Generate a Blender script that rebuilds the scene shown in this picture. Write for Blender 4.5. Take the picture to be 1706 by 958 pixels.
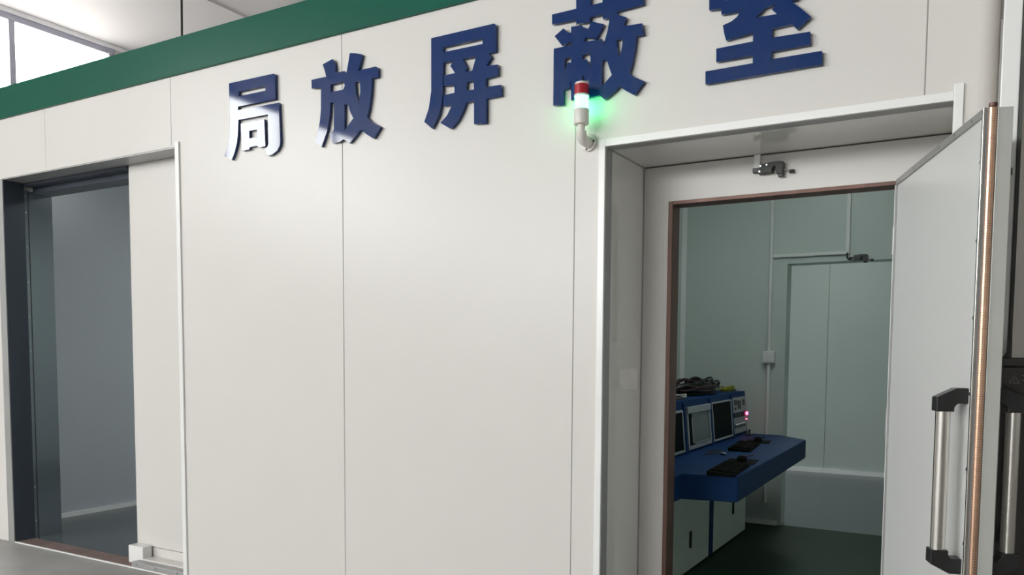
import bpy, bmesh, math, random
from mathutils import Vector, Matrix
random.seed(7)
for _o in list(bpy.data.objects): bpy.data.objects.remove(_o, do_unlink=True)
S = bpy.context.scene
C = S.collection

# ------------------------------------------------------------------ camera
cam_d = bpy.data.cameras.new('camera'); cam = bpy.data.objects.new('camera', cam_d); C.objects.link(cam)
YAW, PITCH, ROLL, FPX, PPY = -0.524652, -0.0658545, 0.00641785, 1352.33, 677.44
fw = Vector((math.sin(YAW)*math.cos(PITCH), math.cos(YAW)*math.cos(PITCH), math.sin(PITCH)))
rt = Vector((math.cos(YAW), -math.sin(YAW), 0.0)); up = rt.cross(fw)
r2 = rt*math.cos(ROLL) + up*math.sin(ROLL); u2 = up*math.cos(ROLL) - rt*math.sin(ROLL)
cam.matrix_world = Matrix(((r2.x, u2.x, -fw.x, 0.0), (r2.y, u2.y, -fw.y, 0.0), (r2.z, u2.z, -fw.z, 1.5), (0, 0, 0, 1)))
cam_d.sensor_fit = 'HORIZONTAL'; cam_d.sensor_width = 36.0
cam_d.lens = FPX/1706*36.0
cam_d.shift_y = (PPY - 479.0)/1706          # the photograph is the upper part of a taller frame
cam_d.clip_start = 0.05; cam_d.clip_end = 200
S.camera = cam

# ------------------------------------------------------------------ sky, daylight, exposure
SKY = 20.5
W = bpy.data.worlds.new('overcast_sky'); S.world = W; W.use_nodes = True
_bg = W.node_tree.nodes['Background']; _bg.inputs[0].default_value = (1.0, 0.985, 0.965, 1); _bg.inputs[1].default_value = SKY
def portal(name, loc, rot, sx, sy):
    """guides the sky's light through a window opening; gives off none of its own"""
    l = bpy.data.lights.new(name, 'AREA'); l.shape = 'RECTANGLE'; l.size = sx; l.size_y = sy; l.cycles.is_portal = True
    o = bpy.data.objects.new(name, l); C.objects.link(o); o.location = loc; o.rotation_euler = rot; return o
portal('sky_portal_left', (-14.22, -9.35, 5.69), (math.radians(90), 0, math.radians(-90)), 8.7, 2.4)
portal('sky_portal_left_far', (-14.22, 6.7, 5.19), (math.radians(90), 0, math.radians(-90)), 5.8, 3.4)
portal('sky_portal_rear', (-7.75, -14.22, 4.5), (math.radians(90), 0, 0), 10.6, 2.2)
vs = S.view_settings
vs.view_transform = 'Standard'; vs.look = 'None'; vs.exposure = 0.24; vs.gamma = 1.0; vs.use_curve_mapping = False

# ------------------------------------------------------------------ helpers
def mat(name, col, rough=0.5, metal=0.0, spec=0.5, var=0.0, scale=8.0, bump=0.0, bscale=60.0, emit=None, es=0.0, coat=0.0, stretch=None, col2=None, rvar=0.0, ior=1.5):
    m = bpy.data.materials.new(name); m.use_nodes = True; nt = m.node_tree; b = nt.nodes['Principled BSDF']
    b.inputs['Base Color'].default_value = (*col, 1); b.inputs['Roughness'].default_value = rough
    b.inputs['Metallic'].default_value = metal; b.inputs['Specular IOR Level'].default_value = spec
    b.inputs['IOR'].default_value = ior
    b.inputs['Coat Weight'].default_value = coat
    if emit: b.inputs['Emission Color'].default_value = (*emit, 1); b.inputs['Emission Strength'].default_value = es
    if var or bump or col2 or rvar:
        tc = nt.nodes.new('ShaderNodeTexCoord'); mp = nt.nodes.new('ShaderNodeMapping'); nt.links.new(tc.outputs['Object'], mp.inputs[0])
        if stretch: mp.inputs['Scale'].default_value = stretch
        n = nt.nodes.new('ShaderNodeTexNoise'); n.inputs['Scale'].default_value = scale; n.inputs['Detail'].default_value = 5
        nt.links.new(mp.outputs[0], n.inputs['Vector'])
        if var or col2:
            r = nt.nodes.new('ShaderNodeValToRGB'); c2 = col2 or tuple(max(0, c*(1-var)) for c in col)
            r.color_ramp.elements[0].color = (*c2, 1); r.color_ramp.elements[1].color = (*col, 1)
            r.color_ramp.elements[0].position = .3; r.color_ramp.elements[1].position = .7
            nt.links.new(n.outputs['Fac'], r.inputs[0]); nt.links.new(r.outputs[0], b.inputs['Base Color'])
        if rvar:
            mr = nt.nodes.new('ShaderNodeMapRange'); mr.inputs[3].default_value = max(.02, rough-rvar); mr.inputs[4].default_value = rough+rvar
            nt.links.new(n.outputs['Fac'], mr.inputs[0]); nt.links.new(mr.outputs[0], b.inputs['Roughness'])
        if bump:
            n2 = nt.nodes.new('ShaderNodeTexNoise'); n2.inputs['Scale'].default_value = bscale; n2.inputs['Detail'].default_value = 3
            nt.links.new(mp.outputs[0], n2.inputs['Vector'])
            bp = nt.nodes.new('ShaderNodeBump'); bp.inputs['Strength'].default_value = bump; bp.inputs['Distance'].default_value = .01
            nt.links.new(n2.outputs['Fac'], bp.inputs['Height']); nt.links.new(bp.outputs[0], b.inputs['Normal'])
    return m
def glass(name, tint, refl, tr=1.0):
    m = bpy.data.materials.new(name); m.use_nodes = True; nt = m.node_tree; nt.nodes.remove(nt.nodes['Principled BSDF'])
    t = nt.nodes.new('ShaderNodeBsdfTransparent'); t.inputs[0].default_value = (*tint, 1)
    g = nt.nodes.new('ShaderNodeBsdfGlossy'); g.inputs['Roughness'].default_value = 0.03
    mx = nt.nodes.new('ShaderNodeMixShader'); mx.inputs[0].default_value = refl
    nt.links.new(t.outputs[0], mx.inputs[1]); nt.links.new(g.outputs[0], mx.inputs[2]); nt.links.new(mx.outputs[0], nt.nodes['Material Output'].inputs[0])
    return m
class MB:
    def __init__(s): s.v = []; s.f = []
    def poly(s, vs, fs):
        k = len(s.v); s.v += [tuple(p) for p in vs]; s.f += [tuple(i+k for i in f) for f in fs]; return s
    def box(s, x0, x1, y0, y1, z0, z1):
        return s.poly([(x0,y0,z0),(x1,y0,z0),(x1,y1,z0),(x0,y1,z0),(x0,y0,z1),(x1,y0,z1),(x1,y1,z1),(x0,y1,z1)],
                      [(0,3,2,1),(4,5,6,7),(0,1,5,4),(1,2,6,5),(2,3,7,6),(3,0,4,7)])
    def prism(s, pts, axis, a, b):
        """polygon (ccw seen along -axis for z) extruded from a to b along axis"""
        n = len(pts)
        def P(p, c): return {'x': (c, p[0], p[1]), 'y': (p[0], c, p[1]), 'z': (p[0], p[1], c)}[axis]
        return s.poly([P(p, a) for p in pts]+[P(p, b) for p in pts],
                      [tuple(range(n))[::-1], tuple(range(n, 2*n))]+[(i, (i+1) % n, n+(i+1) % n, n+i) for i in range(n)])
    def cyl(s, p0, p1, r0, r1=None, n=20, caps=True):
        r1 = r0 if r1 is None else r1
        p0 = Vector(p0); p1 = Vector(p1); d = (p1-p0).normalized()
        a = d.orthogonal().normalized(); b = d.cross(a)
        vs = [p0+(a*math.cos(t)+b*math.sin(t))*r0 for t in (2*math.pi*i/n for i in range(n))]
        vs += [p1+(a*math.cos(t)+b*math.sin(t))*r1 for t in (2*math.pi*i/n for i in range(n))]
        fs = [(i, (i+1) % n, n+(i+1) % n, n+i) for i in range(n)]
        if caps: fs += [tuple(range(n))[::-1], tuple(range(n, 2*n))]
        return s.poly(vs, fs)
    def tube(s, pts, r, n=8):
        pts = [Vector(p) for p in pts]; k = len(s.v); m = len(pts); a = None
        for i, p in enumerate(pts):
            d = (pts[min(i+1, m-1)]-pts[max(i-1, 0)]).normalized()
            a = d.orthogonal().normalized() if a is None else (a-d*a.dot(d)).normalized()
            b = d.cross(a)
            s.v += [tuple(p+(a*math.cos(2*math.pi*j/n)+b*math.sin(2*math.pi*j/n))*r) for j in range(n)]
        for i in range(m-1):
            for j in range(n):
                s.f.append((k+i*n+j, k+i*n+(j+1) % n, k+(i+1)*n+(j+1) % n, k+(i+1)*n+j))
        s.f.append(tuple(range(k, k+n))[::-1]); s.f.append(tuple(range(k+(m-1)*n, k+m*n)))
        return s
    def build(s, name, m, parent=None, bevel=0.0, seg=2, smooth=False):
        me = bpy.data.meshes.new(name); me.from_pydata(s.v, [], s.f); me.update()
        bm = bmesh.new(); bm.from_mesh(me); bmesh.ops.recalc_face_normals(bm, faces=bm.faces)
        if bevel:
            bmesh.ops.bevel(bm, geom=[e for e in bm.edges if e.is_manifold and e.calc_face_angle(0) > .5], offset=bevel, segments=seg, profile=.5, affect='EDGES', clamp_overlap=True)
        if smooth:
            for f in bm.faces: f.smooth = True
            for e in bm.edges:
                if e.is_manifold and e.calc_face_angle(0) > .7: e.smooth = False
        bm.to_mesh(me); bm.free()
        me.materials.append(m)
        o = bpy.data.objects.new(name, me); C.objects.link(o)
        if parent:
            o.parent = parent
            if parent.name in OFF: o.location = OFF[parent.name]
        return o
def bx(name, m, x0, x1, y0, y1, z0, z1, parent=None, bevel=0.0): return MB().box(x0,x1,y0,y1,z0,z1).build(name, m, parent, bevel)
def tag(o, label, cat, group=None):
    o['label'] = label; o['category'] = cat
    if group: o['group'] = group
    return o
def struct(o, label=None):
    o['kind'] = 'structure'
    if label: o['label'] = label
    return o
OFF = {}          # things whose parts are written in room coordinates
def root(name, loc=(0,0,0), rz=0.0, local=False):
    o = bpy.data.objects.new(name, None); C.objects.link(o)
    if not local: OFF[o.name] = -Vector(loc)
    o.location = loc; o.rotation_euler = (0,0,rz); o.empty_display_size = .1; return o

# ------------------------------------------------------------------ materials
FILL_LAMP = 13.0
M_panel = mat('panel_white', (0.775, 0.748, 0.722), rough=0.30, spec=0.3, var=.02, scale=1.5, bump=.015, bscale=3.0)
M_lining = mat('recess_lining', (0.79, 0.78, 0.74), rough=.07, spec=.5, var=.03, scale=2)
M_innerb = mat('panel_inner_left', (0.54, 0.56, 0.61), rough=.3, spec=.5, var=.03, scale=1.5)
M_inner = mat('panel_inner', (0.52, 0.585, 0.555), rough=0.38, spec=0.5, var=.03, scale=1.5)
M_joint = mat('joint_seal', (0.50, 0.48, 0.45), rough=.8, var=.1)
M_trim = mat('trim_white', (0.94, 0.935, 0.93), rough=.25, spec=.6, var=.02)
M_alu = mat('aluminium_grey', (0.42, 0.42, 0.42), rough=.42, metal=.35, var=.06, scale=4)
M_green = mat('green_fascia', (0.004, 0.105, 0.068), rough=.25, spec=.22, var=.04, scale=2)
M_blue = mat('letter_blue', (0.001, 0.028, 0.145), rough=.05, spec=.42, var=.03, scale=3)
M_conc = mat('concrete', (0.46, 0.44, 0.42), rough=.5, var=.25, scale=2.2, bump=.15, bscale=40, rvar=.12)
M_slate = mat('floor_slate', (0.10, 0.115, 0.125), rough=.22, var=.12, scale=2.5)
M_gfloor = mat('floor_green', (0.007, 0.036, 0.015), rough=.5, spec=.2, var=.2, scale=2.5)
M_dark = mat('dark_slate_steel', (0.075, 0.088, 0.115), rough=.32, metal=.3, var=.12, scale=3, stretch=(1,1,.2))
M_steel = mat('stainless', (0.50, 0.51, 0.57), rough=.12, metal=1.0, var=.08, scale=3, stretch=(1,1,.15), rvar=.05)
M_bar = mat('brushed_bar', (0.72, 0.70, 0.66), rough=.22, metal=1.0, var=.05, stretch=(1,1,.1))
M_copper = mat('copper', (0.96, 0.62, 0.44), rough=.36, metal=1.0, var=.25, scale=6, stretch=(1,1,.4))
M_copperf = mat('copper_edge', (0.19, 0.105, 0.085), rough=.45, metal=.5, var=.4, scale=5, stretch=(1,1,.3))
M_rust = mat('rusty_sill', (0.28, 0.185, 0.165), rough=.6, var=.4, scale=6)
M_black = mat('black_plastic', (0.022, 0.022, 0.023), rough=.38, var=.1)
M_key = mat('matt_black', (0.009, 0.011, 0.009), rough=.7, ior=1.1, var=.2)
M_gasket = mat('gasket_dark', (0.07, 0.075, 0.07), rough=.6, var=.1)
M_edge = mat('leaf_edge', (0.66, 0.68, 0.64), rough=.32, metal=.2, var=.05, scale=3)
M_leaf = mat('leaf_face', (0.80, 0.80, 0.795), rough=.32, spec=.5, var=.02, scale=2)
M_screw = mat('screw', (0.75, 0.75, 0.75), rough=.25, metal=1, var=.1)
M_pvc = mat('pvc_white', (0.72, 0.74, 0.72), rough=.42, var=.03)
M_lampw = mat('lamp_white', (0.80, 0.78, 0.73), rough=.35, var=.03)
M_red = mat('lamp_red', (0.46, 0.012, 0.025), rough=.2, var=.08, coat=.3)
M_greenl = mat('lamp_green', (0.05, 0.7, 0.4), rough=.25, emit=(0.06, 1.0, 0.30), es=12.0, var=.03)
M_cblue = mat('console_blue', (0.006, 0.036, 0.12), rough=.55, ior=1.2, var=.08, scale=4)
M_cgrey = mat('cabinet_grey', (0.72, 0.83, 0.74), rough=.4, var=.04)
M_screen = mat('screen_black', (0.006, 0.010, 0.010), rough=.5, ior=1.08, var=.1)
M_bezel = mat('bezel_grey', (0.30, 0.33, 0.36), rough=.4, var=.05)
M_plate = mat('instrument_plate', (0.34, 0.37, 0.38), rough=.4, var=.06)
M_film = mat('film_cover', (0.13, 0.16, 0.165), rough=.3, var=.3, scale=14)
M_led = mat('led_red', (0.9, 0.05, 0.12), rough=.2, emit=(1.0, 0.06, 0.16), es=9.0, var=.02)
M_cable = mat('cable_black', (0.012, 0.013, 0.012), rough=.5, var=.2)
M_cabler = mat('cable_maroon', (0.035, 0.014, 0.016), rough=.5, var=.2)
M_cabley = mat('cable_yellow', (0.30, 0.29, 0.015), rough=.45, var=.2)
M_cablew = mat('cable_white', (0.5, 0.5, 0.47), rough=.45, var=.1)
M_ceil = mat('ceiling_white', (0.74, 0.715, 0.72), rough=.6, var=.02, scale=1)
M_hall = mat('hall_wall', (0.72, 0.71, 0.69), rough=.6, var=.03, scale=2)
M_wframe = mat('window_frame', (0.46, 0.46, 0.55), rough=.4, var=.03)
M_glass = glass('window_glass', (0.96, 0.98, 0.98), .05)
M_cglass = glass('cabinet_glass', (0.80, 0.74, 0.68), .42)
M_cabd = mat('cabinet_dark', (0.045, 0.040, 0.038), rough=.14, var=.12, scale=3, coat=.3)
M_cabi = mat('cabinet_inside_reflection_tone', (0.62, 0.57, 0.52), rough=.5, var=.3, scale=3)  # pale brown painted on the inside stands in for reflections in the glass
M_tape = mat('paper_tape', (0.93, 0.91, 0.85), rough=.7, var=.08, scale=20)
M_sign = mat('sign_print', (0.30, 0.28, 0.27), rough=.5, var=.05)

# ------------------------------------------------------------------ the hall
D = 3.471
HX0, HX1, HY0, HY1, HZ = -14.0, 12.0, -14.0, 16.0, 7.06
struct(bx('floor', M_conc, HX0-.1, HX1+.1, HY0-.1, HY1+.1, -.10, -.002), 'grey concrete floor of the hall')
M_ground = mat('ground_outside', (0.235, 0.22, 0.205), rough=.9, var=.3, scale=.6)
struct(bx('ground', M_ground, -70, 70, -70, 70, -.30, -.12), 'ground outside the hall')
struct(bx('ceiling', M_ceil, HX0-.2, HX1+.2, HY0-.2, HY1+.2, HZ, HZ+.1), 'white ceiling of the hall')
for x in (-10.86, -6.9, -2.9, 1.1, 5.1):
    struct(bx('trim_ceiling_joint', M_ceil, x-.04, x+.04, HY0, HY1, HZ-.03, HZ), 'white ceiling joint strip')
# left wall with the high window strip
wl = struct(root('wall_left'), 'white hall wall with high windows')
bx('lower_wall', M_hall, HX0-.2, HX0, HY0, HY1, 0, 4.5, wl)
bx('upper_wall', M_hall, HX0-.2, HX0, HY0, HY1, 6.96, HZ, wl)
bx('end_wall', M_hall, HX0-.2, HX0, 9.56, HY1, 4.5, 6.96, wl)
bx('end_wall', M_hall, HX0-.2, HX0, -5.0, 4.10, 4.5, 6.96, wl)
bx('end_wall', M_hall, HX0-.2, HX0, HY0, -13.7, 4.5, 6.96, wl)
struct(bx('trim_cornice', M_trim, HX0, HX0+.07, HY0, HY1, 6.985, HZ-.001), 'white box beam along the window head')
def strip_window(name, y0, y1, n, label):
    w = struct(root(name), label)
    bx('frame_head', M_wframe, HX0-.07, HX0+.03, y0, y1, 6.885, 6.985, w, .006)
    bx('frame_sill', M_wframe, HX0-.07, HX0+.03, y0, y1, 4.5, 4.6, w, .006)
    p = (y1-y0-.16)/n
    for i in range(n+1):
        y = y1-.08-p*i
        bx('mullion', M_wframe, HX0-.05, HX0+.03, y-.05, y+.05, 4.6, 6.885, w, .006)
        if i < n: bx('pane', M_glass, HX0-.015, HX0-.005, y-p+.05, y-.05, 4.6, 6.885, w)
    return w
w1 = strip_window('window_1', 4.10, 9.55, 3, 'bright high strip window with grey frame')
strip_window('window_3', -13.7, -5.0, 5, 'bright high strip window mirrored in the first letter')
MB().box(HX0+.03, HX0+.07, 9.40, 9.54, 6.74, 6.80).cyl((HX0+.05, 9.42, 6.70), (HX0+.05, 9.42, 6.90), .025).cyl((HX0+.05, 9.53, 6.66), (HX0+.05, 9.53, 6.93), .02).build('latch', M_alu, w1)
# rear wall behind the photographer, right wall
wr = struct(root('wall_rear'), 'hall wall behind the photographer')
bx('lower_wall', M_hall, HX0, HX1, HY0-.2, HY0, 0, 3.4, wr); bx('upper_wall', M_hall, HX0, HX1, HY0-.2, HY0, 5.6, HZ, wr)
bx('end_wall', M_hall, HX0, -13.0, HY0-.2, HY0, 3.4, 5.6, wr); bx('end_wall', M_hall, -2.5, HX1, HY0-.2, HY0, 3.4, 5.6, wr)
w2 = struct(root('window_2'), 'wide window behind the photographer')
for i in range(12):
    x = -13.0+10.5*i/11
    bx('mullion', M_wframe, x-.05, x+.05, HY0-.13, HY0-.05, 3.4, 5.6, w2)
    if i < 11: bx('pane', M_glass, x+.05, x+10.5/11-.05, HY0-.095, HY0-.085, 3.4, 5.6, w2)
struct(bx('wall_right', M_hall, HX1, HX1+.2, HY0, HY1, 0, HZ), 'right wall of the hall')
struct(bx('wall_hall_end', M_hall, HX0, HX1, HY1, HY1+.2, 0, HZ), 'far wall of the hall')

# ------------------------------------------------------------------ front wall of the shielded room: separate sandwich panels
wf = struct(root('wall_front'), 'white sandwich panel wall carrying blue letters')
ZT = 3.232
def panel(pts): return MB().prism(pts, 'y', D, D+.075).build('panel', M_panel, wf, .002, 1)
panel([(-7.30,0),(-6.483,0),(-6.483,2.793),(-5.914,2.793),(-5.914,ZT),(-7.30,ZT)])
panel([(-5.912,2.793),(-4.531,2.793),(-4.531,ZT),(-5.912,ZT)])
panel([(-4.487,0),(-3.1005,0),(-3.1005,ZT),(-4.529,ZT),(-4.529,2.793),(-4.487,2.793)])
panel([(-3.0975,0),(-1.6795,0),(-1.6795,ZT),(-3.0975,ZT)])
panel([(-1.6765,0),(-1.523,0),(-1.523,2.440),(-.229,2.440),(-.229,ZT),(-1.6765,ZT)])
panel([(-.225,2.440),(-.130,2.440),(-.130,0),(-.050,0),(-.050,ZT),(-.225,ZT)])
for x in (-5.913, -4.530, -3.099, -1.678, -.227):
    bx('joint', M_joint, x-.006, x+.006, D+.004, D+.03, 2.80 if x in (-5.913, -4.530) else (2.445 if x == -.227 else .0), ZT-.002, wf)
# rounded corner column at the wall's right end
q = [(-.052, D+.0)] + [(-.052+.062*math.sin(a), D+.062-.062*math.cos(a)) for a in [i*math.pi/2/8 for i in range(1, 9)]] + [(.010, D+.16), (-.052, D+.16)]
struct(MB().prism(q, 'z', 0, 3.46).build('trim_corner_column', M_panel, None, 0, 1, True), 'rounded white corner column at the right wall end')
struct(MB().box(-7.32, -.048, D-.016, D+.09, ZT, 3.458).build('trim_green_band', M_green, None, .003), 'dark green fascia band along the wall top')
struct(bx('roof_shielded_room', M_panel, -7.3, .0, D+.09, 11.0, 3.40, 3.45), 'roof of the shielded room')

# ------------------------------------------------------------------ left opening: sliding door
t = struct(root('trim_left_doorway'), 'bright white edging of the sliding door opening')
MB().box(-4.487, -4.450, D-.012, D+.06, 0, 2.822).build('upright', M_trim, t, .003)
MB().box(-6.483, -4.487, D-.006, D-.0005, 2.793, 2.806).build('head', M_panel, t, .002)
struct(bx('reveal_head', M_alu, -6.478, -4.487, D-.002, D+.162, 2.786, 2.7925), 'grey underside of the sliding door opening')
struct(bx('reveal_right', M_alu, -4.487, -4.46, D+.062, D+.162, 0, 2.793), 'grey side of the sliding door opening')
jm = struct(root('jamb_sliding_door'), 'dark steel jamb of the sliding door opening')
bx('front_strip', M_alu, -6.565, -6.4835, D-.004, D+.001, 0, 2.793, jm)
bx('dark_lining', M_dark, -6.482, -6.478, D+.001, D+.08, 0, 2.793, jm)
bx('dark_lining', M_dark, -6.62, -6.478, D+.080, D+.155, 0, 2.793, jm)
sl = bx('steel_lining', M_steel, -6.62, -6.502, D+.155, D+.385, 0, 2.735, jm)
bx('groove', M_gasket, -6.503, -6.4995, D+.193, D+.199, 0, 2.73, sl)
for i in range(10):
    MB().cyl((-6.503, D+.175, .14+.27*i), (-6.498, D+.175, .14+.27*i), .008, n=10).build('screw', M_screw, sl)
bx('head_channel', M_dark, -6.50, -4.46, D+.235, D+.39, 2.725, 2.90, jm)
bx('head_lip', M_dark, -6.50, -5.21, D+.150, D+.235, 2.765, 2.90, jm)
struct(bx('wall_left_return', M_panel, -7.3, -6.62, D+.075, D+.385, 0, 3.4))
th = struct(root('trim_threshold'), 'rusty red threshold with pale front edge')
bx('sill', M_rust, -6.49, -4.46, D+.008, D+.155, -.001, .006, th)
bx('sill_edge', M_trim, -6.49, -4.46, D-.002, D+.010, -.001, .008, th, .001)
sd = struct(root('door_1', (-4.8, D+.16, 0)), 'white sliding door leaf pushed half open')
lf = MB().box(-5.205, -3.30, D+.163, D+.225, .115, 2.815).build('leaf', M_panel, sd, .004)
MB().box(-5.205, -3.30, D+.163, D+.225, .03, .112).build('kick_rail', M_panel, sd, .004)
MB().prism([(D+.08,.0),(D+.155,.0),(D+.155,.128),(D+.08,.128)], 'x', -5.190, -5.03).build('floor_guide', M_trim, sd, .006)
bx('guide_rail', M_panel, -5.03, -4.488, D+.076, D+.162, .006, .050, sd, .004)
fp = bx('floor_plate', M_alu, -5.06, -4.488, D+.012, D+.075, .006, .040, sd, .003)
for x in (-5.0, -4.80, -4.58): MB().cyl((x, D+.012, .025), (x, D+.008, .025), .007, n=10).build('screw', M_screw, fp)

# ------------------------------------------------------------------ inside the shielded room
struct(bx('floor_test_room', M_slate, -7.08, -.03, D+.155, 10.9, -.002, .003), 'glossy slate grey floor of the shielded room')
struct(bx('wall_test_left', M_innerb, -7.2, -7.08, D+.385, 10.98, 0, 3.4), 'grey inner side wall seen through the sliding door')
wb = struct(root('wall_back'), 'pale panelled wall seen through the inner doorway')
xs = [-7.08, -5.97, -4.55, -3.13, -1.707, -.29, .1]
for a, b in zip(xs, xs[1:]): MB().box(a+.003, b-.003, 10.9, 10.98, 0, 3.4).build('panel', M_inner, wb, .003, 1)
bx('joint', M_joint, -7.0, 0, 10.915, 10.93, 0, 3.4, wb)
struct(bx('baseboard_back', M_trim, -7.08, -.05, 10.87, 10.9, .003, .055), 'bright white strip at the foot of the far wall')
struct(bx('baseboard_left', M_trim, -7.08, -7.055, D+.385, 10.9, .003, .042), 'white strip at the foot of the left room wall')
struct(bx('wall_filler', M_inner, -4.45, -1.60, D+.26, 4.05, 0, 3.4))
# control room
struct(bx('floor_control_room', M_gfloor, -2.41, -.05, 3.952, 7.30, .0, .006), 'dark green painted floor of the control room')
struct(bx('wall_partition', M_inner, -2.49, -2.41, 4.05, 7.27, 0, 3.4), 'grey wall behind the console')
struct(bx('wall_control_right', M_inner, -.05, .0, D+.16, 10.98, 0, 3.4), 'right wall of the control room')
wm = struct(root('wall_middle'), 'grey control room wall with inner doorway')
MB().prism([(-2.49,0),(-1.482,0),(-1.482,2.278),(-.50,2.278),(-.50,0),(-.05,0),(-.05,3.4),(-2.49,3.4)], 'y', 7.27, 7.44).build('panel', M_inner, wm, .002, 1)
struct(bx('baseboard_middle', M_trim, -2.41, -1.51, 7.245, 7.27, .006, .045), 'pale strip at the foot of the control room wall')
struct(MB().prism([(-2.41,7.27),(-2.41,7.235),(-2.375,7.27)], 'z', .006, 3.4).build('trim_corner_cove', M_pvc, None, .002), 'pale corner strip behind the console')

# unseen ceiling lamps, added to brighten the two inner rooms
def fill_lamp(x, y, label, es):
    M_tube = mat('fill_lamp_diffuser', (.9,.9,.9), rough=.4, emit=(.93, 1.0, .98), es=es, var=.01)
    r = root('fill_lamp', (x, y, 3.39), 0, True); tag(r, label, 'added fill lamp', 'added square fill lamps of the inner rooms')
    MB().box(-.32, .32, -.32, .32, -.03, .008).build('housing', M_trim, r, .004); MB().box(-.29, .29, -.29, .29, -.038, -.031).build('diffuser', M_tube, r)
fill_lamp(-1.2, 5.6, 'added square fill lamp on the control room ceiling', 13.0)
for x, y, l, e in ((-4.6, 5.6, 'added square fill lamp inside, beyond the sliding door', 30.0), (-4.6, 9.2, 'added square fill lamp in the far corner of the shielded room', 16.0), (-1.6, 9.3, 'added square fill lamp beyond the inner doorway', 15.0)): fill_lamp(x, y, l, e)

# ------------------------------------------------------------------ recessed entrance
YR = 3.952
rc = struct(root('wall_recess'), 'grey lined recess around the shielded door')
bx('side_left', M_lining, -1.60, -1.523, D+.075, 4.05, 0, 3.4, rc)
bx('side_right', M_lining, -.130, -.052, D+.075, 4.05, 0, 3.4, rc)
bx('soffit', M_lining, -1.523, -.130, D+.075, 4.05, 2.440, 2.50, rc)
bx('back_left', M_panel, -1.523, -1.389, YR, 4.05, 0, 2.44, rc)
bx('back_head', M_panel, -1.389, -.345, YR, 4.05, 2.260, 2.44, rc)
bx('back_right', M_panel, -.345, -.130, YR, 4.05, 0, 2.44, rc)
bx('upper_filler', M_panel, -1.523, -.05, D+.4, 4.05, 2.50, 3.4, rc)
for (x0, x1, z0, z1) in ((-1.523, -1.5215, 0, 2.44), (-.1315, -.130, 0, 2.44), (-1.5215, -.1315, 2.4385, 2.44)):
    bx('edge_channel', M_alu, x0, x1, D+.002, D+.068, z0, z1, rc)
bx('corner_bead', M_alu, -1.5230, -1.5165, YR-.0065, YR, 0, 2.44, rc, .001)
bx('corner_bead', M_gasket, -1.5165, -.130, YR-.004, YR, 2.4345, 2.44, rc, .001)
MB().tube([(-1.5215, D+.07, 2.4385), (-1.5215, YR-.004, 2.4385)], .0035, 6).build('corner_bead', M_alu, rc)
tr = struct(root('trim_recess'), 'white edging around the recessed entrance')
MB().box(-1.555, -1.523, D-.010, D+.02, 0, 2.474).build('upright', M_trim, tr, .002)
MB().box(-1.523, -.130, D-.010, D+.02, 2.440, 2.474).build('head', M_trim, tr, .002)
MB().box(-.130, -.098, D-.010, D+.02, 0, 2.500).build('upright', M_trim, tr, .002)
cf = struct(root('trim_copper_frame'), 'brown copper edge around the door opening')
bx('upright', M_copperf, -1.389, -1.366, YR-.006, 4.055, .006, 2.260, cf, .002)
bx('head', M_copperf, -1.366, -.345, YR-.006, 4.055, 2.242, 2.260, cf, .002)
bx('upright', M_panel, -.362, -.343, YR-.002, 4.055, .006, 2.242, cf, .002)
tp = MB().prism([(3.668,1.332),(3.70,1.327),(3.898,1.320),(3.897,1.40),(3.893,1.430),(3.665,1.428)], 'x', -1.523, -1.5205).build('paper_note', M_tape)
tag(tp, 'small cream paper square stuck on the recess side wall', 'note')

# ------------------------------------------------------------------ shielded door leaf (swung out towards the hall)
LL = 1.049
dr = root('door_2', (-.351, 3.932, 0), math.radians(-71.77), True); struct(dr, 'pale grey shielded door standing wide open')
TH = .078
MB().box(0.0, LL-.004, 0.0, TH, .045, 2.262).build('leaf', M_leaf, dr, .003)
rim = MB().box(.0, LL, -.006, -.0005, 2.236, 2.262).build('rim_top', M_alu, dr, .001)
for i in range(6): MB().cyl((.10+.17*i, -.006, 2.249), (.10+.17*i, -.0085, 2.249), .006, n=10).build('screw', M_screw, rim)
ev = MB().box(LL-.006, LL+.006, -.008, -.0005, .045, 2.262).build('rim_edge', M_bar, dr, .002)
for i in range(9): MB().cyl((LL-.014, -.001, .18+.24*i), (LL-.014, -.006, .18+.24*i), .006, n=10).build('screw', M_screw, ev)
bx('rim_hinge', M_alu, .0, .012, -.006, -.0005, .045, 2.236, dr, .001)
bx('groove', M_alu, LL-.004, LL+.001, .000, .030, .045, 2.262, dr)
bx('edge_panel', M_edge, LL-.004, LL+.003, .034, TH, .045, 2.262, dr, .002)
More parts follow.
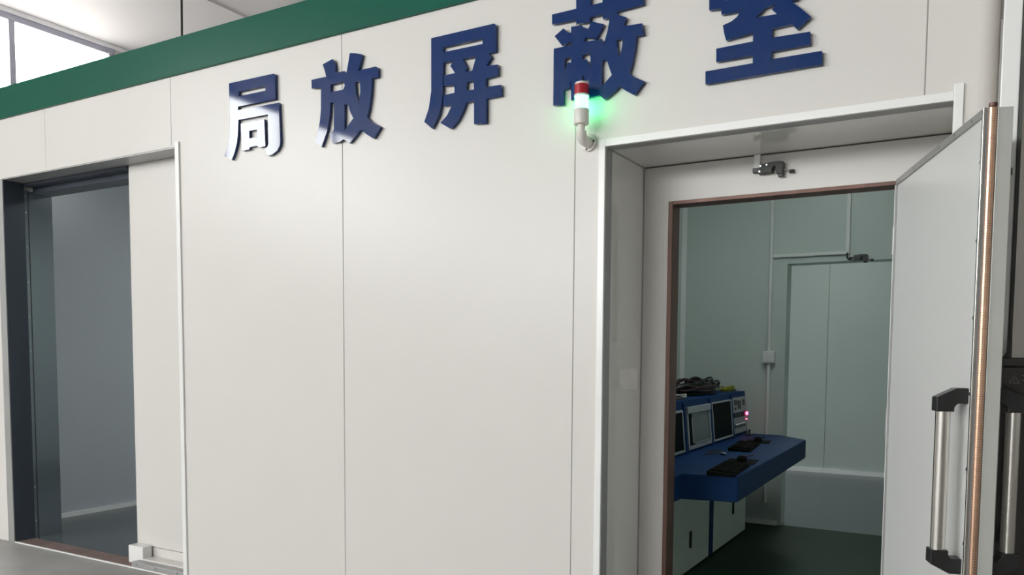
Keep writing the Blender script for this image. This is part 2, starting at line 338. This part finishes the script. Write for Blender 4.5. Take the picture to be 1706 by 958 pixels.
# copper contact fingers: far too small and many to pick apart
fg = MB(); n = 440; zz0, zz1 = .05, 2.266; ph = (zz1-zz0)/n
for i in range(n):
    z0 = zz0+i*ph; z1 = z0+ph*.84
    arc = [(LL+.001+.010*math.sin(a), .0205-.0115*math.cos(a)) for a in [math.pi*j/6 for j in range(7)]]
    fg.poly([(x, y_, z0) for x, y_ in arc]+[(x, y_, z1) for x, y_ in arc], [(j, j+1, j+8, j+7) for j in range(6)])
f_ = fg.build('contact_fingers', M_copper, dr); f_['kind'] = 'stuff'; f_['label'] = 'copper finger strip along the door edge'
bx('finger_backing', M_copperf, LL+.0005, LL+.006, .011, .030, .05, 2.266, dr)
MB().cyl((LL+.004, .020, 2.262), (LL+.004, .020, 2.275), .012, n=14).build('finger_cap', M_copperf, dr, .002)
def pull(sgn, base):
    """long bar handle, black end brackets; sgn = direction away from the face"""
    s0 = .985; off = base+sgn*(.066 if sgn < 0 else .064)
    b = MB().tube([(s0, off, .845), (s0, off, 1.345)], .0225, 24).build('handle', M_bar, dr, 0, 1, True)
    for zc, d in ((1.345, 1), (.845, -1)):
        pts = [(base, zc+d*.052), (base, zc+d*.002), (off-sgn*.035, zc+d*.002), (off-sgn*.026, zc-d*.010), (off-sgn*.026, zc-d*.024), (off+sgn*.028, zc-d*.024), (off+sgn*.028, zc+d*.022), (off-sgn*.030, zc+d*.052)]
        MB().prism(pts, 'x', s0-.027, s0+.027).build('handle_bracket', M_black, b, .003)
pull(-1, 0.0); pull(1, TH)
for z in (.35, 1.2, 2.0): MB().cyl((-.006, -.004, z-.06), (-.006, -.004, z+.06), .009, n=12).build('hinge', M_alu, dr)

# ------------------------------------------------------------------ blue letters
def glyph(name, contours, label, group='blue wall letters'):
    cu = bpy.data.curves.new(name, 'CURVE'); cu.dimensions = '2D'; cu.fill_mode = 'BOTH'; cu.extrude = .009; cu.bevel_depth = 0
    for ct in contours:
        sp = cu.splines.new('POLY'); sp.points.add(len(ct)-1); sp.use_cyclic_u = True
        for p, (x, z) in zip(sp.points, ct): p.co = (x, z, 0, 1)
    tmp = bpy.data.objects.new(name+'_tmp', cu); C.objects.link(tmp)
    dg = bpy.context.evaluated_depsgraph_get(); me = bpy.data.meshes.new_from_object(tmp.evaluated_get(dg)); bpy.data.objects.remove(tmp)
    me.name = name; me.transform(Matrix.Translation((0, D-.013, 0)) @ Matrix.Rotation(math.radians(90), 4, 'X'))
    me.materials.clear(); me.materials.append(M_blue)
    o = bpy.data.objects.new(name, me); C.objects.link(o)
    return tag(o, label, 'letter', group)
G = {
'ju': [[[-3.9674,3.0994],[-3.5945,3.0961],[-3.585,3.0906],[-3.585,2.951],[-3.8915,2.9525],[-3.8946,2.9325],[-3.5575,2.9272],[-3.5537,2.8224],[-3.5493,2.7088],[-3.5545,2.6839],[-3.5758,2.6581],[-3.6148,2.6415],[-3.6515,2.6377],[-3.6753,2.6783],[-3.6529,2.69],[-3.6445,2.7062],[-3.6454,2.8735],[-3.8907,2.8747],[-3.8969,2.7924],[-3.9094,2.7353],[-3.9304,2.6848],[-3.9547,2.6474],[-4.0178,2.6782],[-3.9922,2.7216],[-3.9752,2.7728],[-3.9669,2.8308],[-3.9652,2.9366]],[[-3.8853,3.0389],[-3.6643,3.0377],[-3.6632,3.0108],[-3.8859,3.0116]]],
'ju2': [[[-3.8725,2.8507],[-3.6761,2.8503],[-3.6692,2.6948],[-3.7269,2.6948],[-3.7383,2.7065],[-3.7994,2.7046],[-3.8039,2.6923],[-3.8675,2.691]],[[-3.8016,2.7989],[-3.7372,2.7993],[-3.7356,2.7559],[-3.8,2.7558]]],
'fang': [[[-3.2191,3.084],[-3.1467,3.1011],[-3.1326,3.0812],[-3.1237,3.0242],[-3.0608,3.0226],[-3.0469,3.0116],[-3.0332,3.0644],[-3.0227,3.1116],[-2.9827,3.1035],[-2.9371,3.0893],[-2.9488,3.0472],[-2.9644,3.0097],[-2.8438,3.0108],[-2.829,3.0016],[-2.8293,2.9535],[-2.8702,2.9544],[-2.8767,2.8728],[-2.89,2.8004],[-2.9054,2.7566],[-2.8679,2.7217],[-2.8122,2.6926],[-2.861,2.6382],[-2.906,2.6646],[-2.9515,2.6964],[-2.9863,2.666],[-3.0292,2.6345],[-3.0697,2.6606],[-3.1038,2.6495],[-3.1516,2.6494],[-3.1734,2.7073],[-3.1469,2.7116],[-3.1404,2.7267],[-3.1373,2.8649],[-3.1652,2.869],[-3.17,2.7987],[-3.191,2.7185],[-3.2326,2.6383],[-3.283,2.669],[-3.2602,2.7184],[-3.2431,2.7789],[-3.2341,2.8433],[-3.2327,2.9619],[-3.3022,2.9667],[-3.3032,3.0147],[-3.1933,3.0137],[-3.2049,3.0522]],[[-3.1625,2.9658],[-3.0652,2.9693],[-3.06,2.944],[-3.0735,2.9257],[-3.163,2.9264]],[[-2.9878,2.953],[-2.9534,2.9505],[-2.95,2.8953],[-2.9619,2.8366],[-2.9806,2.8884]],[[-3.0625,2.8453],[-3.0352,2.8385],[-3.02,2.7956],[-3.0009,2.7639],[-3.0654,2.7053]]],
'ping': [[[-2.4835,3.0904],[-2.1098,3.091],[-2.1008,3.0836],[-2.1,2.9568],[-2.1404,2.9563],[-2.1235,2.9348],[-2.1541,2.8994],[-2.0879,2.8941],[-2.0876,2.8421],[-2.1559,2.8385],[-2.1557,2.7976],[-2.07,2.7959],[-2.0663,2.7433],[-2.1533,2.7417],[-2.1527,2.6244],[-2.224,2.6291],[-2.2244,2.7404],[-2.2713,2.7413],[-2.2894,2.7023],[-2.3185,2.6585],[-2.3628,2.6235],[-2.4266,2.6621],[-2.3853,2.6946],[-2.3556,2.7404],[-2.4078,2.7431],[-2.4079,2.7962],[-2.3409,2.7981],[-2.341,2.8352],[-2.4057,2.8417],[-2.4057,2.8934],[-2.3375,2.8943],[-2.3656,2.9329],[-2.3501,2.956],[-2.4103,2.9572],[-2.4117,2.8402],[-2.4168,2.7625],[-2.4379,2.6988],[-2.4782,2.6403],[-2.5274,2.6805],[-2.4988,2.7439],[-2.4835,2.827]],[[-2.4103,3.0334],[-2.1759,3.0323],[-2.1758,3.0067],[-2.4103,3.0082]],[[-2.2937,2.9553],[-2.2124,2.9531],[-2.2357,2.8895],[-2.2754,2.8901],[-2.2661,2.9122]],[[-2.268,2.8386],[-2.2269,2.8381],[-2.2246,2.7965],[-2.2693,2.7992]]],
'bi': [[[-1.7948,3.0713],[-1.6709,3.0726],[-1.6719,3.1448],[-1.5983,3.142],[-1.5973,3.0732],[-1.5403,3.0743],[-1.5413,3.1411],[-1.4714,3.1392],[-1.4704,3.074],[-1.3461,3.0729],[-1.3452,3.0256],[-1.4695,3.0207],[-1.4648,3.0038],[-1.4237,2.9867],[-1.4363,2.9507],[-1.3492,2.9465],[-1.3418,2.8957],[-1.3753,2.8969],[-1.3813,2.8383],[-1.3928,2.7804],[-1.4053,2.7414],[-1.3792,2.7191],[-1.3339,2.695],[-1.3796,2.6431],[-1.4194,2.6667],[-1.452,2.6919],[-1.4862,2.6667],[-1.5226,2.644],[-1.5485,2.6673],[-1.6003,2.6642],[-1.6912,2.6657],[-1.6941,2.7607],[-1.7008,2.7236],[-1.7306,2.7193],[-1.731,2.651],[-1.7842,2.656],[-1.784,2.9146],[-1.6943,2.9153],[-1.6945,2.9309],[-1.7401,2.9194],[-1.7804,2.9706],[-1.7339,2.998],[-1.7128,2.9737],[-1.695,2.9704],[-1.6953,2.9974],[-1.6425,2.9935],[-1.6307,2.98],[-1.6091,2.9718],[-1.5934,3.001],[-1.5315,2.9774],[-1.5682,2.9198],[-1.6243,2.9367],[-1.6269,2.9166],[-1.5408,2.9148],[-1.5319,2.8877],[-1.5131,2.9476],[-1.5037,2.9978],[-1.5381,3.0015],[-1.5396,3.0225],[-1.5994,3.0211],[-1.6003,2.9998],[-1.6689,3.0048],[-1.6703,3.0236],[-1.7943,3.0267]],[[-1.7262,2.8574],[-1.6954,2.8625],[-1.6933,2.8362],[-1.7111,2.8392],[-1.7286,2.8045]],[[-1.6349,2.8598],[-1.5973,2.8636],[-1.5952,2.7965],[-1.6142,2.8357],[-1.6375,2.8396]],[[-1.5337,2.8219],[-1.5138,2.8135],[-1.502,2.7785],[-1.4903,2.7486],[-1.5377,2.7052],[-1.5402,2.8001]],[[-1.4703,2.8968],[-1.4398,2.8963],[-1.442,2.8641],[-1.454,2.8159],[-1.464,2.8529]],[[-1.6349,2.7772],[-1.6234,2.7459],[-1.6014,2.7434],[-1.604,2.7273],[-1.639,2.7328]]],
'shi': [[[-1.0518,2.9426],[-1.0542,3.0514],[-0.8657,3.0431],[-0.8701,3.0693],[-0.812,3.0666],[-0.8076,3.0406],[-0.6209,3.0333],[-0.6185,2.9523],[-0.6687,2.9522],[-0.6698,2.9878],[-0.9995,2.999],[-0.985,2.9691],[-0.694,2.9594],[-0.6926,2.9119],[-0.7197,2.9113],[-0.6772,2.8725],[-0.6404,2.8345],[-0.6912,2.7963],[-0.7135,2.8206],[-0.7905,2.8176],[-0.7895,2.7823],[-0.6424,2.7788],[-0.6409,2.7278],[-0.7899,2.7267],[-0.791,2.6971],[-0.5958,2.6962],[-0.5932,2.6435],[-1.061,2.6394],[-1.0622,2.6932],[-0.8651,2.694],[-0.8658,2.725],[-1.0168,2.725],[-1.0181,2.779],[-0.8665,2.7814],[-0.8666,2.8151],[-0.9772,2.8053],[-0.9858,2.8335],[-0.9925,2.8691],[-0.9575,2.8783],[-0.9345,2.892],[-0.9196,2.9136],[-0.9995,2.9142],[-1.0012,2.9386]],[[-0.7764,2.9126],[-0.7944,2.8941],[-0.7734,2.8723],[-0.8594,2.8736],[-0.8207,2.905]]]
}
glyph('letter', G['ju']+G['ju2'], 'leftmost blue letter, its lower half mirroring the bright window')
glyph('letter', G['fang'], 'second blue letter from the left, crossed by a panel joint')
glyph('letter', G['ping'], 'middle one of the five blue letters on the wall')
glyph('letter', G['bi'], 'blue letter directly behind the red and green signal lamp')
glyph('letter', G['shi'], 'rightmost blue letter, above the recessed entrance')

# ------------------------------------------------------------------ signal tower lamp
LX, LY = -1.608, D-.085
sg = root('signal_lamp', (LX, D, 2.44)); tag(sg, 'red and green stacked signal lamp lit green on a white wall bracket', 'signal lamp')
MB().cyl((LX, LY, 2.660), (LX, LY, 2.704), .0325, n=28).build('red_lens', M_red, sg, 0, 1, True)
MB().cyl((LX, LY, 2.704), (LX, LY, 2.715), .033, .029, n=28).build('cap', M_lampw, sg, .002, 2, True)
MB().cyl((LX, LY, 2.653), (LX, LY, 2.661), .034, n=28).build('collar', M_lampw, sg, .001, 1, True)
MB().cyl((LX, LY, 2.596), (LX, LY, 2.653), .0315, n=28).build('green_lens', M_greenl, sg, 0, 1, True)
hb = MB().cyl((LX, LY, 2.530), (LX, LY, 2.597), .0345, n=28).build('body', M_lampw, sg, .002, 2, True)
MB().cyl((LX, LY, 2.560), (LX, LY, 2.563), .0349, n=28).build('ring', M_lampw, hb)
MB().cyl((LX, LY, 2.478), (LX, LY, 2.531), .017, n=20).build('stem', M_lampw, sg, 0, 1, True)
arm = [(LX, LY, 2.500), (LX, LY, 2.488), (LX, LY+.008, 2.472), (LX, LY+.026, 2.466), (LX, LY+.05, 2.466), (LX, D-.006, 2.466)]
MB().tube(arm, .024, 16).build('elbow', M_lampw, sg, 0, 1, True)
pl = MB().cyl((LX, D-.014, 2.468), (LX, D, 2.468), .040, n=28).build('base_plate', M_lampw, sg, .003, 2, True)
for dx, dz in ((.030, .002), (-.006, -.031), (-.022, .022)):
    MB().cyl((LX+dx, D-.017, 2.468+dz), (LX+dx, D-.013, 2.468+dz), .0045, n=10).build('screw', M_gasket, pl)

# ------------------------------------------------------------------ door switches and trunking
def switch(name, x, y, z, label, k=1.0):
    """door contact: terminal block, body with lever arm, tip"""
    r = root(name, (x, y, z), 0, True); tag(r, label, 'door switch')
    MB().box(-.006, .030, -.026, 0, -.014, .008).build('cable_gland', M_black, r, .003)
    bd = MB().prism([(.022,-.024),(.085,-.022),(.086,-.006),(.094,.006),(.102,.002),(.104,-.030),(.134,-.034),(.138,.022),(.120,.026),(.080,.026),(.030,.018)], 'y', -.040, 0).build('body', M_gasket, r, .003)
    for px_, pz_ in ((.030, -.014), (.034, .010), (.062, .014)): MB().cyl((px_, -.043, pz_), (px_, -.039, pz_), .004, n=10).build('screw', M_screw, bd)
    MB().box(.112, .134, -.030, -.010, -.044, -.030).build('plunger', M_black, r, .002)
    MB().tube([(.136, -.02, -.01), (.158, -.016, -.018), (.166, -.012, -.022)], .0035, 8).build('lever', M_alu, r)
    MB().cyl((.160, -.014, -.022), (.182, -.014, -.022), .009, n=12).build('tip', M_black, r, .002)
    return r
switch('door_switch', -.967, YR, 2.367, 'dark door switch with lever under the recess soffit above the entrance')
switch('door_switch', -.985, 7.27, 2.30, 'small dark door switch above the inner doorway in the control room')
c1 = root('cable_trunking', (-.955, YR, 2.44)); tag(c1, 'short white cable trunking dropping from the recess soffit to the door switch', 'cable trunking')
bx('drop', M_trim, -.970, -.941, YR-.016, YR-.0005, 2.366, 2.439, c1, .002); bx('end_cap', M_trim, -.972, -.939, YR-.018, YR-.0005, 2.360, 2.374, c1, .002)
c2 = root('cable_trunking', (-1.0, 7.27, 2.34)); tag(c2, 'pale right-angled cable trunking on the control room wall over the inner doorway', 'cable trunking')
bx('horizontal_run', M_pvc, -1.600, -.990, 7.245, 7.2695, 2.335, 2.362, c2, .002); bx('vertical_run', M_pvc, -1.018, -.988, 7.243, 7.2695, 2.363, 3.39, c2, .002)
MB().tube([(-1.004, 7.25, 2.345), (-1.005, 7.24, 2.315), (-.998, 7.24, 2.298), (-.985, 7.245, 2.292)], .006, 8).build('cable_end', M_cable, c2)
c3 = root('conduit', (-1.618, 7.27, .9)); tag(c3, 'thin pale vertical conduit pipe with square junction box behind the desk', 'conduit')
MB().cyl((-1.617, 7.253, 1.532), (-1.617, 7.253, 3.39), .0145, n=14).build('pipe', M_pvc, c3, 0, 1, True)
MB().cyl((-1.617, 7.253, .20), (-1.617, 7.253, 1.428), .0145, n=14).build('pipe', M_pvc, c3, 0, 1, True)
jb = MB().box(-1.662, -1.560, 7.215, 7.2695, 1.428, 1.532).build('junction_box', M_pvc, c3, .005)
MB().box(-1.652, -1.570, 7.211, 7.216, 1.438, 1.522).build('lid', M_pvc, jb, .003)

# ------------------------------------------------------------------ control console
ZD = .83
cs = root('control_console', (-1.75, 5.6, .006)); tag(cs, 'long blue control console with screens and grey cabinets', 'control desk')
desk = [(-1.80, 4.09), (-1.440, 4.09), (-1.440, 4.40), (-1.142, 4.46), (-1.187, 6.70), (-1.44, 6.98), (-1.80, 6.98)]
MB().prism(desk, 'z', ZD-.145, ZD).build('desk_slab', M_cblue, cs, .006)
LEAN = .09; ZC = 1.19
def face(z): return -1.716-LEAN*(z-ZD)
MB().prism([(face(ZD), ZD), (face(ZC), ZC), (-2.16, ZC), (-2.16, ZD)], 'y', 4.12, 6.985).build('housing', M_cblue, cs, .004)
def slab(name, m, y0, y1, z0, z1, d0, d1, parent, bevel=.002):
    p = [(face(z0)+d0, z0), (face(z0)+d1, z0), (face(z1)+d1, z1), (face(z1)+d0, z1)]
    return MB().prism(p, 'y', y0, y1).build(name, m, parent, bevel, 1)
def framed(y0, y1, z0, z1, w, screenm, name='monitor'):
    s = slab(name, screenm, y0+w, y1-w, z0+w, z1-w, -.01, .006, cs)
    slab('bezel', M_bezel, y0, y0+w, z0, z1, -.01, .012, s); slab('bezel', M_bezel, y1-w, y1, z0, z1, -.01, .012, s)
    slab('bezel', M_bezel, y0+w, y1-w, z0, z0+w, -.01, .012, s); slab('bezel', M_bezel, y0+w, y1-w, z1-w, z1, -.01, .012, s)
    return s
framed(4.62, 5.285, .842, 1.125, .016, M_screen)
m2 = framed(5.365, 5.905, .846, 1.135, .026, M_screen, 'instrument_screen')
slab('film', M_film, 5.47, 5.86, .885, 1.095, .006, .010, m2)
slab('film_edge', M_bezel, 5.46, 5.475, .885, 1.06, .008, .012, m2); slab('film_edge', M_bezel, 5.50, 5.87, .876, .886, .008, .013, m2)
slab('top_bar', M_bezel, 5.365, 5.905, 1.095, 1.140, .008, .020, m2)
framed(5.965, 6.500, .848, 1.142, .014, M_screen)
for y in (5.325, 5.935, 6.518): slab('divider', M_cblue, y-.020, y+.016, ZD, 1.175, .0, .012, cs)
ip = slab('instrument_panel', M_plate, 6.545, 6.955, .856, 1.148, -.005, .005, cs)
slab('strip', M_cblue, 6.545, 6.955, .985, 1.025, .004, .008, ip)
for i in range(5): slab('toggle', M_black, 6.57+.07*i, 6.605+.07*i, .993, 1.017, .007, .016, ip, .001)
for y0, z0, w, h in ((6.60, 1.085, .08, .045), (6.86, 1.075, .06, .05), (6.60, 1.045, .05, .025), (6.70, 1.05, .10, .07)): slab('meter', M_black if w < .1 else M_gasket, y0, y0+w, z0, z0+h, .004, .009, ip, .001)
for i in range(6): slab('key', M_black, 6.57+.06*i, 6.60+.06*i, .900, .935, .004, .010, ip, .001)
for i in range(5):
    a = 6.595+.06*i; MB().cyl((face(.93)+.010, a, .93), (face(.93)+.026, a+.004, .935), .006, .004, n=8).build('key_tip', M_trim, ip)
for i in range(3):
    for j in range(6): slab('button', M_bezel, 6.565+.062*j, 6.60+.062*j, .945+.013*i, .954+.013*i, .004, .008, ip, .0)
MB().cyl((face(1.003)+.004, 6.945, 1.003), (face(1.003)+.024, 6.945, 1.003), .0135, n=16).build('indicator', M_led, ip, .003)
MB().cyl((face(.955)+.004, 6.95, .955), (face(.955)+.014, 6.95, .955), .004, n=10).build('indicator', M_led, ip)
# cabinets under the desk
ca = bx('cabinet_body', M_cblue, -2.15, -1.715, 4.12, 6.905, .006, ZD-.146, cs)
bx('cabinet_post', M_cblue, -1.715, -1.690, 5.825, 5.925, .02, ZD-.15, ca, .002)
bx('cabinet_post', M_gasket, -1.715, -1.694, 6.886, 6.905, .02, ZD-.15, ca, .002)
for y0, y1, hy in ((4.13, 4.98, 4.45), (5.00, 5.822, 5.37), (5.928, 6.884, 6.465)):
    d_ = MB().box(-1.715, -1.692, y0, y1, .02, ZD-.15).build('cabinet_door', M_cgrey, ca, .003)
    z_ = .175 if hy < 6 else .222
    MB().box(-1.692, -1.680, hy-.014, hy+.014, z_, z_+.115).build('handle', M_black, d_, .003)
# screens' key boards and clutter on the desk
def keyboard(x, y, rz, label):
    r = root('keyboard', (x, y, ZD), rz, True); tag(r, label, 'keyboard', 'keyboards on the console desk')
    MB().prism([(-.075, .0), (.075, .0), (.075, .014), (-.075, .026)], 'y', -.25, .25).build('case', M_key, r, .003)
    kb = MB()
    for i in range(5):
        for j in range(15):
            xx = .056-.026*i; zt = .016+(.075-xx)*.08
            kb.box(xx-.011, xx+.011, -.215+.029*j, -.190+.029*j, zt-.004, zt+.006)
    kb.build('keys', M_key, r)['kind'] = 'stuff'
    return r
keyboard(-1.245, 4.66, math.radians(4), 'black keyboard lying at the near corner of the blue desk')
keyboard(-1.46, 5.86, math.radians(6), 'black keyboard lying in front of the far screen on the desk')
def mouse(x, y, rz, label):
    r = root('computer_mouse', (x, y, ZD+.004), rz, True); tag(r, label, 'mouse', 'computer mice on the console desk')
    bm_ = MB(); n = 14
    for k_, (h, sc_) in enumerate(((0, 1), (.012, 1.0), (.024, .85), (.033, .55))): bm_.v += [(.032*sc_*math.cos(2*math.pi*i/n), .056*sc_*math.sin(2*math.pi*i/n), h) for i in range(n)]
    for k_ in range(3):
        for i in range(n): bm_.f.append((k_*n+i, k_*n+(i+1) % n, (k_+1)*n+(i+1) % n, (k_+1)*n+i))
    bm_.f += [tuple(range(n))[::-1], tuple(range(3*n, 4*n))]
    bm_.build('shell', M_key, r, 0, 1, True); MB().box(-.005, .005, .018, .034, .027, .037).build('wheel', M_gasket, r, .002)
    pts = [(.0, .05, .01)]+[(-.04*math.sin(i*.5), .05+.03*i, .005) for i in range(1, 9)]
    MB().tube(pts, .0035, 6).build('cord', M_cable, r)
for (x, y, rz, l1, l2) in ((-1.285, 5.10, .1, 'black mouse behind the near keyboard on the blue desk', 'dark mouse pad between the two keyboards'), (-1.475, 6.33, .15, 'black mouse behind the far keyboard near the desk end', 'dark mouse pad beyond the far keyboard')):
    p_ = MB().box(-.09, .09, -.11, .11, 0, .004).build('mouse_pad', M_key, None, .0015)
    tag(p_, l2, 'mouse pad', 'mouse pads on the console desk'); p_.location = (x, y, ZD); p_.rotation_euler.z = rz
    mouse(x, y, rz, l1)
def coil(name, m, cx, cy, z0, n, rx, ry, label, cat, r=.006, h=.02, sub=None):
    rr = root(name, (cx, cy, z0), 0, True); tag(rr, label, cat)
    for k_ in range(n):
        a0 = random.uniform(0, 6.28); sx = rx*random.uniform(.55, 1.0); sy = ry*random.uniform(.55, 1.0); ox, oy = random.uniform(-.06, .06)*rx*4, random.uniform(-.1, .1)*ry*2
        lift = h*(k_/max(1, n-1)); tl = random.uniform(-.5, .5)*h*.6
        pts = []
        for i in range(33):
            a = a0+i*2*math.pi/32
            pts.append((ox+sx*math.cos(a), oy+sy*math.sin(a), max(r, r+lift+tl*math.cos(a+k_)+.25*h*math.sin(3*a+k_)*(lift/h if h else 0))))
        MB().tube(pts, r, 6).build('loop', m if not sub or k_ % 3 else sub, rr, 0, 1, True)
    return rr
coil('cable_coil', M_cable, -1.92, 6.17, ZC, 26, .13, .46, 'large tangled coil of black and maroon cable on top of the console', 'cable', .0075, .085, M_cabler)
coil('cable_coil', M_cabley, -1.86, 6.80, ZC, 5, .07, .17, 'small bundle of yellow wire on the console beside the black coil', 'cable', .005, .03)
coil('cable_coil', M_cablew, -1.84, 5.40, ZC, 5, .07, .20, 'loose white and dark wires on the console top by the door frame', 'cable', .005, .02, M_cable)
pg = root('plug_cable', (-1.53, 5.42, ZD)); tag(pg, 'small tangled plug lead lying before the middle screen', 'cable')
MB().tube([(-1.58, 5.30, ZD+.005), (-1.53, 5.36, ZD+.012), (-1.50, 5.44, ZD+.005), (-1.55, 5.50, ZD+.02), (-1.60, 5.47, ZD+.005), (-1.63, 5.56, ZD+.006)], .0045, 8).build('lead', M_cabler, pg)
MB().cyl((-1.49, 5.36, ZD+.010), (-1.45, 5.34, ZD+.010), .010, n=12).build('plug', M_screw, pg, .002)
an = root('plug_stub', (-1.66, 6.80, ZD)); tag(an, 'small dark plug stub standing at the far end of the blue desk', 'plug')
MB().cyl((-1.66, 6.80, ZD), (-1.66, 6.80, ZD+.012), .03, n=16).build('foot', M_black, an); MB().cyl((-1.66, 6.80, ZD+.012), (-1.655, 6.80, ZD+.05), .008, n=10).build('stub', M_black, an)

# ------------------------------------------------------------------ cabinet at the right edge
CY0 = 3.30
cb = root('equipment_cabinet', (.45, CY0+.3, 0)); tag(cb, 'dark glossy equipment cabinet with glazed top beside the open door', 'cabinet')
bx('post', M_trim, .016, .072, CY0, CY0+.06, 0, 3.3, cb, .004); bx('post', M_trim, .90, .97, CY0, CY0+.06, 0, 3.3, cb, .004)
bx('lower_panel', M_cabd, .060, .935, CY0-.012, CY0-.0005, .05, 1.464, cb, .003)
bx('cross_bar', M_cabd, .040, .955, CY0-.03, CY0-.0005, 1.465, 1.495, cb, .004)
bx('glass', M_cglass, .085, .899, CY0+.02, CY0+.028, 1.496, 3.25, cb)
bx('side', M_cabi, .022, .072, CY0+.061, CY0+.60, 0, 3.3, cb); bx('side', M_cabi, .90, .97, CY0+.061, CY0+.60, 0, 3.3, cb)
bx('back', M_cabi, .073, .899, CY0+.56, CY0+.60, 0, 3.3, cb); bx('top', M_trim, .022, .97, CY0, CY0+.60, 3.301, 3.34, cb)
bx('gasket', M_gasket, .073, .0845, CY0-.004, CY0+.03, 1.496, 3.25, cb)
for z in (2.12, 2.9): MB().box(.048, .062, CY0-.012, CY0, z, z+.022).box(.040, .050, CY0-.012, CY0, z-.02, z+.006).build('catch', M_gasket, cb, .002)
MB().prism([(.058,1.495),(.085,1.495),(.085,1.56),(.074,1.56),(.070,1.515)], 'y', CY0-.016, CY0-.001).build('catch', M_gasket, cb, .002)
# warning triangle with exclamation bolt, and the first stroke of the lettering beside it
x0, z0, s = .081, 1.408, .030; yy = CY0-.0135
sgn_ = MB()
def stroke(a, b, w=.0022):
    a = Vector(a); b = Vector(b); d = (b-a).normalized(); n_ = Vector((-d.y, d.x))*w/2
    sgn_.prism([tuple(a-n_), tuple(b-n_), tuple(b+n_), tuple(a+n_)], 'y', yy, yy+.0014)
A, B_, T = (x0, z0), (x0+s, z0), (x0+s/2, z0+s*.86)
stroke(A, B_); stroke(B_, T); stroke(T, A); stroke((x0+s/2, z0+s*.24), (x0+s/2, z0+s*.55), .003); stroke((x0+s/2, z0+s*.11), (x0+s/2, z0+s*.17), .003)

for dz in (.026, .010): stroke((x0+s+.008, z0+dz), (x0+s+.045, z0+dz+.001), .003)
sgn_.build('warning_print', M_sign, cb)

# ------------------------------------------------------------------ hanging cord above the wall
hc = MB().tube([(-7.605, 6.0, 7.06), (-7.61, 6.0, 6.2), (-7.618, 6.0, 5.2), (-7.63, 6.0, 4.6), (-7.60, 5.6, 3.8), (-7.25, 5.2, 3.462)], .013, 8).build('hanging_cord', M_cable)
tag(hc, 'black cord hanging from the ceiling above the green band', 'cord')
